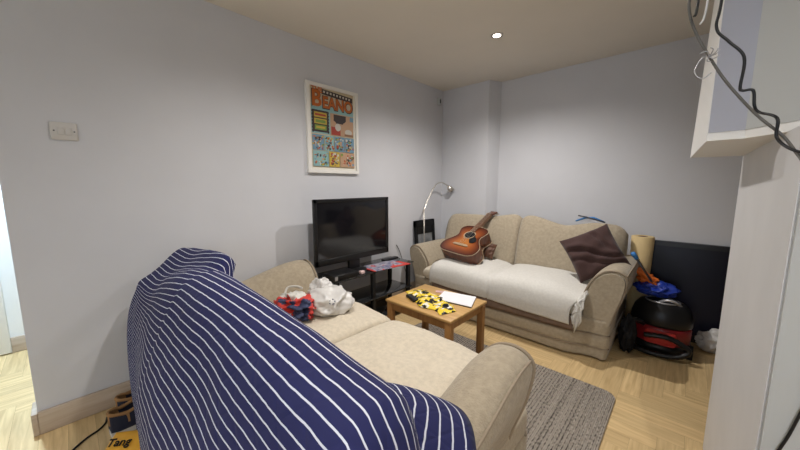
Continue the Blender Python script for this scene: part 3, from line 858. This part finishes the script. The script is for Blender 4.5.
t = thing('picture_frame', 'black frame leaning on the left wall behind the lamp', 'frame', (.08, 2.86, 0))
ty = lambda z: .075 - .06 * z / .84  # lean toward the wall
def leanbox(mb, y0, y1, z0, z1, x0, x1):
    a = [mb.bm.verts.new((ty(z) + x - .08 + 0, y - 2.86, z)) for x in (x0, x1) for y in (y0, y1) for z in (z0, z1)]
    for q in ((0, 1, 3, 2), (4, 6, 7, 5), (0, 4, 5, 1), (2, 3, 7, 6), (0, 2, 6, 4), (1, 5, 7, 3)): mb.face([a[i] for i in q], False)
fm = MB(M['blackm'])
for b in ((2.70, 2.735, .0, .84), (3.025, 3.06, .0, .84), (2.70, 3.06, .765, .84), (2.70, 3.06, 0, .06)): leanbox(fm, *b, 0, .03)
fm.build('frame', t)
pn = MB(mat('grey_print', (.30, .31, .32), .4, noise_amt=.5, noise_scale=9)); leanbox(pn, 2.735, 3.025, .06, .70, .006, .012); pn.build('print', t)
pn = MB(M['black']); leanbox(pn, 2.735, 3.025, .68, .765, .008, .016); pn.build('print', t)

# ------------------------------------------------------------------ poster
t = thing('poster', 'white framed comic poster hanging on the left wall above the television', 'poster', (.0, 1.635, 1.352))
PY0, PY1, PZ0, PZ1 = 1.372, 1.897, 1.352, 2.072
fm = MB(M['frame_white'])
for b in ((PY0, PY1, PZ0, PZ0 + .028), (PY0, PY1, PZ1 - .026, PZ1), (PY0, PY0 + .028, PZ0 + .028, PZ1 - .026), (PY1 - .024, PY1, PZ0 + .028, PZ1 - .026)):
    fm.box(.002, .028, b[0] - 1.635, b[1] - 1.635, b[2] - PZ0, b[3] - PZ0)
fm.build('frame', t)
MB(M['matboard']).box(.003, .012, PY0 + .015 - 1.635, PY1 - .015 - 1.635, .015, PZ1 - PZ0 - .015).build('mount', t)
AY0, AY1, AZ0, AZ1 = 1.418, 1.852, 1.398, 2.045
def col(n, c): return mat('print_' + n, tuple(v * .8 for v in c), .6)
PC = {'cream': col('cream', (.62, .52, .36)), 'teal': col('teal', (.30, .52, .52)), 'orange': col('orange', (.60, .15, .02)), 'dark': col('dark', (.05, .035, .035)),
      'yellow': col('yellow', (.62, .44, .06)), 'green': col('green', (.20, .33, .06)), 'red': col('red', (.42, .05, .03)), 'peach': col('peach', (.58, .36, .22)),
      'blue': col('blue', (.18, .34, .46)), 'white': col('white', (.66, .62, .55)), 'brown': col('brown', (.30, .16, .08))}
art = MB(PC['cream']); lay = [.0125]
def ab(c, u0, u1, v0, v1, skew=0.):
    lay[0] += .00003
    art.use(PC[c]); x = lay[0]; Y = lambda u: AY0 + u * (AY1 - AY0) - 1.635; Z = lambda v: AZ1 - v * (AZ1 - AZ0) - PZ0
    art.face([art.bm.verts.new(p) for p in ((x, Y(u0), Z(v0)), (x, Y(u1), Z(v0 + skew)), (x, Y(u1), Z(v1 + skew)), (x, Y(u0), Z(v1)))], False)
def blob(c, u, v, ru, rv, n=14, jag=0.):
    lay[0] += .00003; art.use(PC[c]); x = lay[0]; vs = []
    for k in range(n):
        a = 2 * PI * k / n; q = 1 - (jag if k % 2 else 0)
        vs.append(art.bm.verts.new((x, AY0 + (u + ru * q * math.cos(a)) * (AY1 - AY0) - 1.635, AZ1 - (v + rv * q * math.sin(a)) * (AZ1 - AZ0) - PZ0)))
    art.face(vs, False)
ab('cream', 0, 1, 0, 1)
ab('teal', 0, 1, .22, .57)
ab('dark', .24, .98, .01, .075, .03)
for k in range(9): ab('white', .28 + k * .075, .32 + k * .075, .028 + k * .003, .055 + k * .003)
# titles
Tm = lambda y, z, sx=1., sy=1.: Matrix.Translation((lay[0] + .0006, AY0 + y * (AY1 - AY0) - 1.635, AZ1 - z * (AZ1 - AZ0) - PZ0)) @ Matrix(((0, 0, 1, 0), (1, 0, 0, 0), (0, 1, 0, 0), (0, 0, 0, 1))) @ Matrix.Diagonal((sx, sy, 1, 1))
lay[0] += .0004
art.use(PC['orange']); text_into(art, 'THE', Tm(.02, .062, .9), .062, bold=.002)
art.use(PC['dark']); text_into(art, 'B', Tm(.005, .238, .95, 1.0), .185, bold=.008); text_into(art, 'EANO', Tm(.245, .243, .86, 1.0), .135, bold=.008)
lay[0] += .0012
art.use(PC['orange']); text_into(art, 'B', Tm(.012, .233, .92, .98), .183, bold=.004); text_into(art, 'EANO', Tm(.252, .238, .85, .98), .133, bold=.004)
# left burst panel with bars
ab('dark', .03, .37, .28, .55)
for k in range(7):
    blob('dark', .03, .30 + k * .04, .025, .022, 6); blob('dark', .37, .30 + k * .04, .025, .022, 6)
ab('yellow', .06, .34, .305, .37); ab('red', .08, .32, .325, .35); ab('yellow', .06, .34, .385, .45); ab('green', .09, .31, .40, .435); ab('green', .07, .33, .465, .525); ab('yellow', .1, .3, .48, .505)
# right panel: plain generic shapes
ab('peach', .42, .99, .29, .57); ab('red', .44, .66, .46, .565); ab('dark', .50, .80, .30, .37); blob('dark', .64, .375, .15, .045, 12, .2)
blob('white', .60, .46, .07, .05); blob('white', .86, .51, .09, .04); ab('brown', .76, .98, .535, .565); ab('blue', .90, .99, .30, .36)
random.seed(11)
for r_ in range(2):
    v0 = .585 + r_ * .205
    cuts = [0, .27, .5, .76, 1] if r_ == 0 else [0, .36, .62, 1]
    for a, b in zip(cuts, cuts[1:]):
        ab(random.choice(['peach', 'yellow', 'teal', 'blue', 'peach']), a + .008, b - .008, v0, v0 + .195)
        for q in range(34):
            blob(random.choice(['orange', 'brown', 'red', 'white', 'yellow', 'dark', 'blue', 'green', 'peach', 'dark']), random.uniform(a + .03, b - .03), random.uniform(v0 + .02, v0 + .18), random.uniform(.012, .035), random.uniform(.008, .024), 7, .3)
art.build('print', t)

# ------------------------------------------------------------------ wall switch and alarm sensor
t = thing('light_switch', 'white double light switch plate on the left wall near the doorway', 'switch', (0, .03, 1.515))
MB(M['switch']).box(0, .010, -.050, .046, -.044, .043, bevel=.005).build('plate', t)
for y in (-.014, .014): MB(M['switch']).box(.009, .014, y - .011, y + .011, -.018, .018, bevel=.002).build('rocker', t)
for y in (-.036, .034): MB(M['steel']).tube([(.009, y, 0), (.0108, y, 0)], .0035, 10).build('screw', t)
t = thing('alarm_sensor', 'small grey motion sensor high on the left wall in the far corner', 'sensor', (0, 3.16, 2.20))
MB(M['headgrey']).box(.0, .035, -.025, .03, 0, .085, bevel=.008).build('case', t)
MB(M['black']).box(.034, .038, -.008, .014, .02, .065, bevel=.002).build('lens', t)

# ------------------------------------------------------------------ things on the near sofa seat
mb = MB(M['redcloth']).crumple((.61, .905, .515), (.175, .14, .08), 3.3, sub=5, amp=.45, freq=2.0, floor=.463)
mb.mats += [M['navycloth'], M['cream']]
for f in mb.bm.faces:
    c = f.calc_center_median(); k = noise.noise(Vector((c.x * 9, c.y * 9, c.z * 9 + 5)))
    f.material_index = 1 if k > .26 else 2 if k < -.10 else 0
tag(mb.build('cloth_bundle', origin=(.61, .905, .46)), 'crumpled red, navy and white patterned bag on the near sofa seat', 'bag')
t = thing('carrier_bag', 'white crumpled plastic carrier bag on the near sofa seat', 'bag', (.675, 1.085, .462))
mb = MB(M['polythene']).crumple((.675, 1.085, .52), (.18, .16, .095), 8.1, sub=5, amp=.20, freq=1.5, floor=.463)
mb.crumple((.605, 1.08, .565), (.085, .08, .095), 2.1, sub=5, amp=.26, freq=1.5)
for v in mb.bm.verts: pass
wpart(mb, 'bag_body', t)
mk = MB(M['navycloth']); 
for a in range(5):
    q = 2 * PI * a / 5
    mk.prism([(.815 + .012 * math.cos(q) * .4, 1.02 + .012 * math.cos(q), .565 + .012 * math.sin(q)), (.817 + .018 * math.cos(q + .35) * .4, 1.02 + .018 * math.cos(q + .35), .565 + .018 * math.sin(q + .35)), (.817 + .018 * math.cos(q - .35) * .4, 1.02 + .018 * math.cos(q - .35), .565 + .018 * math.sin(q - .35))], (.004, -.004, 0))
wpart(mk, 'printed_mark', t)
cb = MB(M['cream']); cb.tube(catmull([(.40, .92, .478), (.36, .95, .50), (.33, .99, .545), (.38, 1.03, .555), (.45, 1.03, .56), (.50, 1.0, .58)], 7), .008, 6)
tag(cb.build('bag_strap', origin=(.40, .98, .47)), 'white looped strap at the left of the red patterned bag', 'strap')

# ------------------------------------------------------------------ hanger on the far sofa back
t = thing('plastic_hanger', 'blue and white plastic hanger lying on top of the far sofa back', 'hanger', (1.685, 3.17, .895))
mb = MB(M['bluep']); mb.tube([(-.10, -.02, .035), (-.03, -.02, .066), (.03, -.02, .07), (.11, -.02, .035)], .008, 7); mb.tube([(-.11, -.02, .03), (-.02, -.03, .075)], .007, 7); mb.build('arms', t)
MB(M['paper']).prism([(-.085, -.015, .030), (.06, -.015, .032), (.02, -.015, .058), (-.03, -.015, .058)], (0, .01, 0)).build('card', t)
MB(M['steel']).tube([(-.09, -.035, .082), (-.03, -.035, .074), (.03, -.035, .058), (.12, -.035, .035)], .006, 7).build('rod', t)

# ------------------------------------------------------------------ right-hand corner clutter
t = thing('leaning_panel', 'large dark flat panel with black frame leaning on the back wall', 'panel', (2.5, 3.3, 0))
def lp(mb, x0, x1, z0, z1, y0, y1):
    yy = lambda z: 3.325 + .065 * z / .78
    a = [mb.bm.verts.new((x - 2.5, yy(z) + y - 3.3, z)) for x in (x0, x1) for y in (y0, y1) for z in (z0, z1)]
    for q in ((0, 1, 3, 2), (4, 6, 7, 5), (0, 4, 5, 1), (2, 3, 7, 6), (0, 2, 6, 4), (1, 5, 7, 3)): mb.face([a[i] for i in q], False)
fm = MB(M['black'])
for b in ((2.03, 3.12, .0, .05), (2.03, 3.12, .745, .785), (2.03, 2.07, 0, .785), (3.08, 3.12, 0, .785)): lp(fm, *b, -.015, .02)
fm.build('frame', t)
pn = MB(M['panel']); lp(pn, 2.06, 3.09, .04, .755, -.002, .012); pn.build('panel', t)

t = thing('paper_roll', 'thick cream roll standing upright behind the right arm of the far sofa', 'roll', (2.062, 3.232, 0))
mb = MB(M['rollc']); mb.lathe([(.066, 0), (.068, .02), (.070, .5), (.078, .825), (.073, .83), (.034, .828), (.03, .78), (.001, .78)], seg=36); ro = mb.build('roll', t)
mb = MB(M['leather']).lathe([(.031, .78), (.034, .828), (.031, .8285), (.028, .78)], seg=24); mb.build('core', ro)

# vacuum cleaner
t = thing('vacuum_cleaner', 'red and black cylinder vacuum cleaner on the floor beside the far sofa', 'vacuum cleaner', (2.235, 3.02, 0))
mb = MB(M['red']); t_ = Matrix.Diagonal((1, .85, 1, 1))
mb.lathe([(.001, .06), (.165, .06), (.178, .09), (.18, .19), (.172, .215), (.001, .215)], seg=36, mtx=t_).build('tank', t)
MB(M['black']).lathe([(.001, .03), (.185, .03), (.19, .055), (.185, .085), (.001, .085)], seg=36, mtx=t_).build('bumper', t)
lid = MB(M['black']).lathe([(.176, .212), (.184, .225), (.182, .27), (.165, .33), (.135, .37), (.10, .382), (.001, .386)], seg=36, mtx=t_).build('lid', t)
MB(M['silver']).tube(catmull([(-.02, -.06, .375), (.02, -.08, .405), (.07, -.08, .405), (.11, -.04, .362)], 5), .010, 8).build('handle', lid)
MB(M['silver']).tube([(.10 * math.cos(a), -.01 + .085 * math.sin(a), .383) for a in [2 * PI * k / 24 for k in range(25)]], .006, 6, caps=False).build('trim_ring', lid)
for sx in (-1, 1):
    wh = MB(M['blackm']); wh.tube([(sx * .16, -.06, .05), (sx * .195, -.06, .05)], .05, 20); wh.build('wheel', t)
MB(M['redcloth']).box(-.08, .10, -.162, -.14, .09, .19, bevel=.02).build('front_plate', t)
hs = catmull([(-.09, -.12, .21), (-.15, -.18, .24), (-.195, -.165, .15), (-.18, -.165, .05), (-.05, -.20, .03), (.10, -.19, .04), (.17, -.17, .10), (.06, -.185, .165), (-.08, -.19, .15)], 10)
mb = MB(M['black'])
mb.tube(hs, [.020 if k % 2 else .0175 for k in range(len(hs))], 10); mb.build('hose', t)

tag(MB(M['blackm']).crumple((2.062, 2.78, .14), (.058, .085, .165), 5.5, sub=4, amp=.3, freq=1.6, floor=.004).build('holdall', origin=(2.062, 2.78, 0)), 'black soft bag squeezed between the far sofa and vacuum cleaner', 'bag')
mb = MB(M['blue']).crumple((2.185, 3.06, .452), (.145, .11, .062), 1.9, sub=5, amp=.30, freq=1.8, floor=.388)
tag(mb.build('blue_bag', origin=(2.185, 3.06, .39)), 'shiny bright blue bag lying on top of the vacuum cleaner', 'bag')
mb = MB(M['orange'])
def oc(u, v):
    a = Vector((2.045, 3.04, .60)).lerp(Vector((2.20, 3.05, .492)), u); w_ = .02 + .055 * math.sin(PI * min(1, u * .9 + .1))
    return a + Vector((.0, .05 * (v - .5), w_ * math.sin(PI * v) * .8 + .012 * noise.noise(Vector((u * 6, v * 5, 3))))) + Vector((0, -.03 * math.sin(2 * PI * v), -.03))
mb.grid(oc, 20, 16)
mb.crumple((2.13, 3.06, .515), (.075, .05, .045), 4.4, sub=4, amp=.3, freq=1.6)
tag(mb.build('orange_cloth', origin=(2.13, 3.06, .48)), 'orange crumpled cloth above the blue bag beside the sofa arm', 'cloth')
t = thing('rod', 'thin dark rod with bright blue grip leaning behind the sofa arm', 'rod', (2.16, 2.98, .50))
MB(M['steel']).tube([(.0, 0, .02), (-.11, -.03, .20)], .008, 8).build('shaft', t)
MB(M['bluep']).tube([(-.10, -.027, .185), (-.125, -.033, .225), (-.13, -.034, .235)], [.014, .018, .012], 10).build('grip', t)
mb = MB(M['polythene']).crumple((2.565, 3.205, .085), (.13, .075, .105), 6.6, sub=5, amp=.3, freq=1.8, floor=.003)
tag(mb.build('carrier_bag', origin=(2.565, 3.205, 0)), 'white crumpled plastic bag on the floor in front of the dark panel', 'bag')

# ------------------------------------------------------------------ shoes, sweet bag and cable bottom left
def shoe(loc, rz, label):
    t = thing('shoe', label, 'shoe', loc, rz, 'pair of navy and tan shoes')
    Lh = .285
    def half(u): return .036 + .012 * math.sin(PI * min(1, u * 1.2)) + .010 * sm(.5, .75, u) - .052 * sm(.86, 1.03, u) - .012 * (1 - sm(0, .10, u))
    def ring(mb, zf, wf, n=40):
        return None
    so = MB(M['sole']); NU = 30
    outl = [(u / NU * Lh, half(u / NU)) for u in range(NU + 1)]
    poly = [(x, y, .0) for x, y in outl] + [(x, -y, .0) for x, y in outl[::-1]]
    so.prism(poly, (0, 0, .028), smooth=False); so.build('sole', t)
    up = MB(M['navy'])
    def topz(u): return .028 + .070 * (1 - sm(.35, .92, u)) + .018 * (1 - sm(.9, 1.0, u)) - .012 * math.exp(-((u - .22) / .1) ** 2)
    def P(u, v):
        a = PI * v; h = half(u) * .96; tz = topz(u)
        c = math.cos(a); s_ = math.sin(a)
        if u < .45: k = 1 - .28 * s_  # open collar: walls only
        y = h * math.copysign(abs(c) ** .6, c); z = .026 + (tz - .026) * abs(s_) ** .6
        return Vector((u * Lh, y, z))
    # walls round the foot opening, closed toe box
    N_ = 30
    for sd in (1, -1):
        up.grid(lambda u, v, sd=sd: Vector((u * .5 * Lh, sd * half(u * .5) * (.97 - .16 * v ** 2), .026 + (topz(u * .5) - .026) * v)), 16, 8)
    up.grid(lambda u, v: Vector((.002 * (1 - v) + .006 * v, (u * 2 - 1) * half(0) * (.97 - .16 * v ** 2), .026 + (topz(0) - .026) * v)), 8, 8)
    up.grid(lambda u, v: P(.46 + .54 * u, v), 18, 15)
    uo = up.build('upper', t, solid=.004)
    co = MB(M['tan'])
    rim = [Vector((u * Lh, half(u) * .82, topz(u) + .001)) for u in (.48, .4, .3, .2, .1, .03)] + [Vector((.0, 0, topz(0) + .003))] + [Vector((u * Lh, -half(u) * .82, topz(u) + .001)) for u in (.03, .1, .2, .3, .4, .48)]
    co.tube(catmull(rim, 4), .008, 8)
    co.grid(lambda u, v: Vector((-.004 + .075 * abs(u * 2 - 1) ** 2, (u * 2 - 1) * (half(.14) + .005) * (1.0 - .13 * v), .058 + (topz(.05) + .002 - .058) * v)), 14, 5)
    co.build('collar', t)
    MB(M['tan']).box(.03, .14, -.026, .026, .030, .036, bevel=.004).build('insole', t)
    lc = MB(M['cream'])
    for k in range(4):
        u = .52 + k * .07; lc.tube([Vector((u * Lh, s_ * half(u) * .45, topz(u) + .004 - .006 * abs(s_))) for s_ in (-1, 0, 1)], .003, 5)
    lc.build('laces', t)
shoe((.288, .045, 0), math.radians(97), 'navy canvas shoe with tan collar and white sole, nearest the orange packet')
shoe((.168, .085, 0), math.radians(95), 'navy and tan shoe behind its pair, against the skirting board')
t = thing('sweet_packet', 'orange sweet packet with black lettering on the floor beside the striped throw', 'packet', (.478, .104, 0))
tx = math.radians(52); Rm = Matrix.Rotation(tx, 4, 'Z') @ Matrix.Rotation(math.radians(20), 4, 'X')
bag = MB(M['baggold'])
bag.pillow((0, 0, .036), ((Rm @ Vector((1, 0, 0))), (Rm @ Vector((0, 1, 0))), (Rm @ Vector((0, 0, 1)))), .098, .062, .022, n=10, e=.5, wob=.004, seed=3)
for v in bag.bm.verts: v.co.z = max(.002, v.co.z)
bag.build('packet', t)
tx_ = MB(M['blackm'])
text_into(tx_, 'Tang', Matrix.Translation((0, 0, .036)) @ Rm @ Matrix.Translation((-.088, -.018, .0255)), .050, extrude=.0022, bold=.0003)
tx_.build('lettering', t)
cb = MB(M['black']); cb.tube(catmull([(.30, -.10, .006), (.265, -.075, .006), (.225, -.035, .006), (.20, .005, .006), (.16, .035, .006), (.10, .05, .006), (.06, .10, .006)], 7), .005, 7)
tag(cb.build('floor_cable', origin=(.2, 0, 0)), 'black cable on the floor running up to the shoes', 'cable')

# ------------------------------------------------------------------ cables hanging at the right
def cable(name, pts, r, m, label, parent=None):
    mb = MB(m).tube(catmull(pts, 8), r, 8); z = min(p[2] for p in pts)
    return tag(mb.build(name, origin=(pts[0][0], pts[0][1], z)), label, 'cable')
cable('hanging_cable', [(2.255, .98, 2.38), (2.262, 1.0, 2.0), (2.272, 1.02, 1.72), (2.273, 1.02, 1.655), (2.288, 1.02, 1.60), (2.318, 1.02, 1.535), (2.350, 1.02, 1.475), (2.400, 1.02, 1.40), (2.440, 1.01, 1.35), (2.462, 1.0, 1.31), (2.475, .945, 1.27), (2.50, .94, 1.24)], .0027, M['cablegrey'],
      'grey brown cable looping diagonally in front of the white bulkhead')
cable('hanging_cable', [(2.327, 1.03, 2.38), (2.327, 1.03, 1.9), (2.326, 1.03, 1.665), (2.323, 1.03, 1.60), (2.345, 1.03, 1.565), (2.372, 1.03, 1.525), (2.372, 1.03, 1.465), (2.376, 1.03, 1.455), (2.392, 1.03, 1.452), (2.397, 1.03, 1.42), (2.405, 1.03, 1.405), (2.428, 1.0, 1.385), (2.432, 1.0, 1.345), (2.455, .97, 1.315), (2.49, .94, 1.305)], .0028, M['black'],
      'black cable twisting down beside the grey one at the bulkhead')
cable('hanging_cable', [(2.287, 1.0, 2.38), (2.288, 1.0, 1.9), (2.288, 1.0, 1.66), (2.284, 1.0, 1.625)], .0026, M['black'], 'short black cable end hanging at the top right')
cable('hanging_cable', [(2.304, 1.03, 2.38), (2.304, 1.03, 1.9), (2.303, 1.03, 1.66), (2.295, 1.03, 1.615)], .0022, M['jamb'], 'thin pale wire hanging between the black cables at the bulkhead')
tie = MB(M['silver'])
random.seed(2)
for k in range(7):
    a = k * 1.1; c0 = Vector((2.317, 1.01, 1.535))
    tie.tube(catmull([c0, c0 + Vector((.010 * math.cos(a), -.01, .012 * math.sin(a))), c0 + Vector((.018 * math.cos(a + .5), -.012, .015 * math.sin(a + .5)))], 4), .0011, 5)
tie.tube(catmull([c0 + Vector((-.012, -.008, .0)), c0 + Vector((-.022, -.01, -.03)), c0 + Vector((-.008, -.01, -.048)), c0 + Vector((.006, -.01, -.038))], 5), .0012, 5)
tag(tie.build('wire_tie', origin=(2.317, 1.01, 1.49)), 'frayed silver wire tie wrapped round the grey hanging cable', 'wire tie')
cable('wall_cable', [(2.53, .952, .95), (2.52, .952, .86), (2.508, .951, .79), (2.500, .951, .745), (2.490, .951, .70), (2.47, .95, .6), (2.468, .95, .3), (2.468, .95, .01)], .0026, M['black'], 'thin black cable trailing down the partition end at the bottom right')
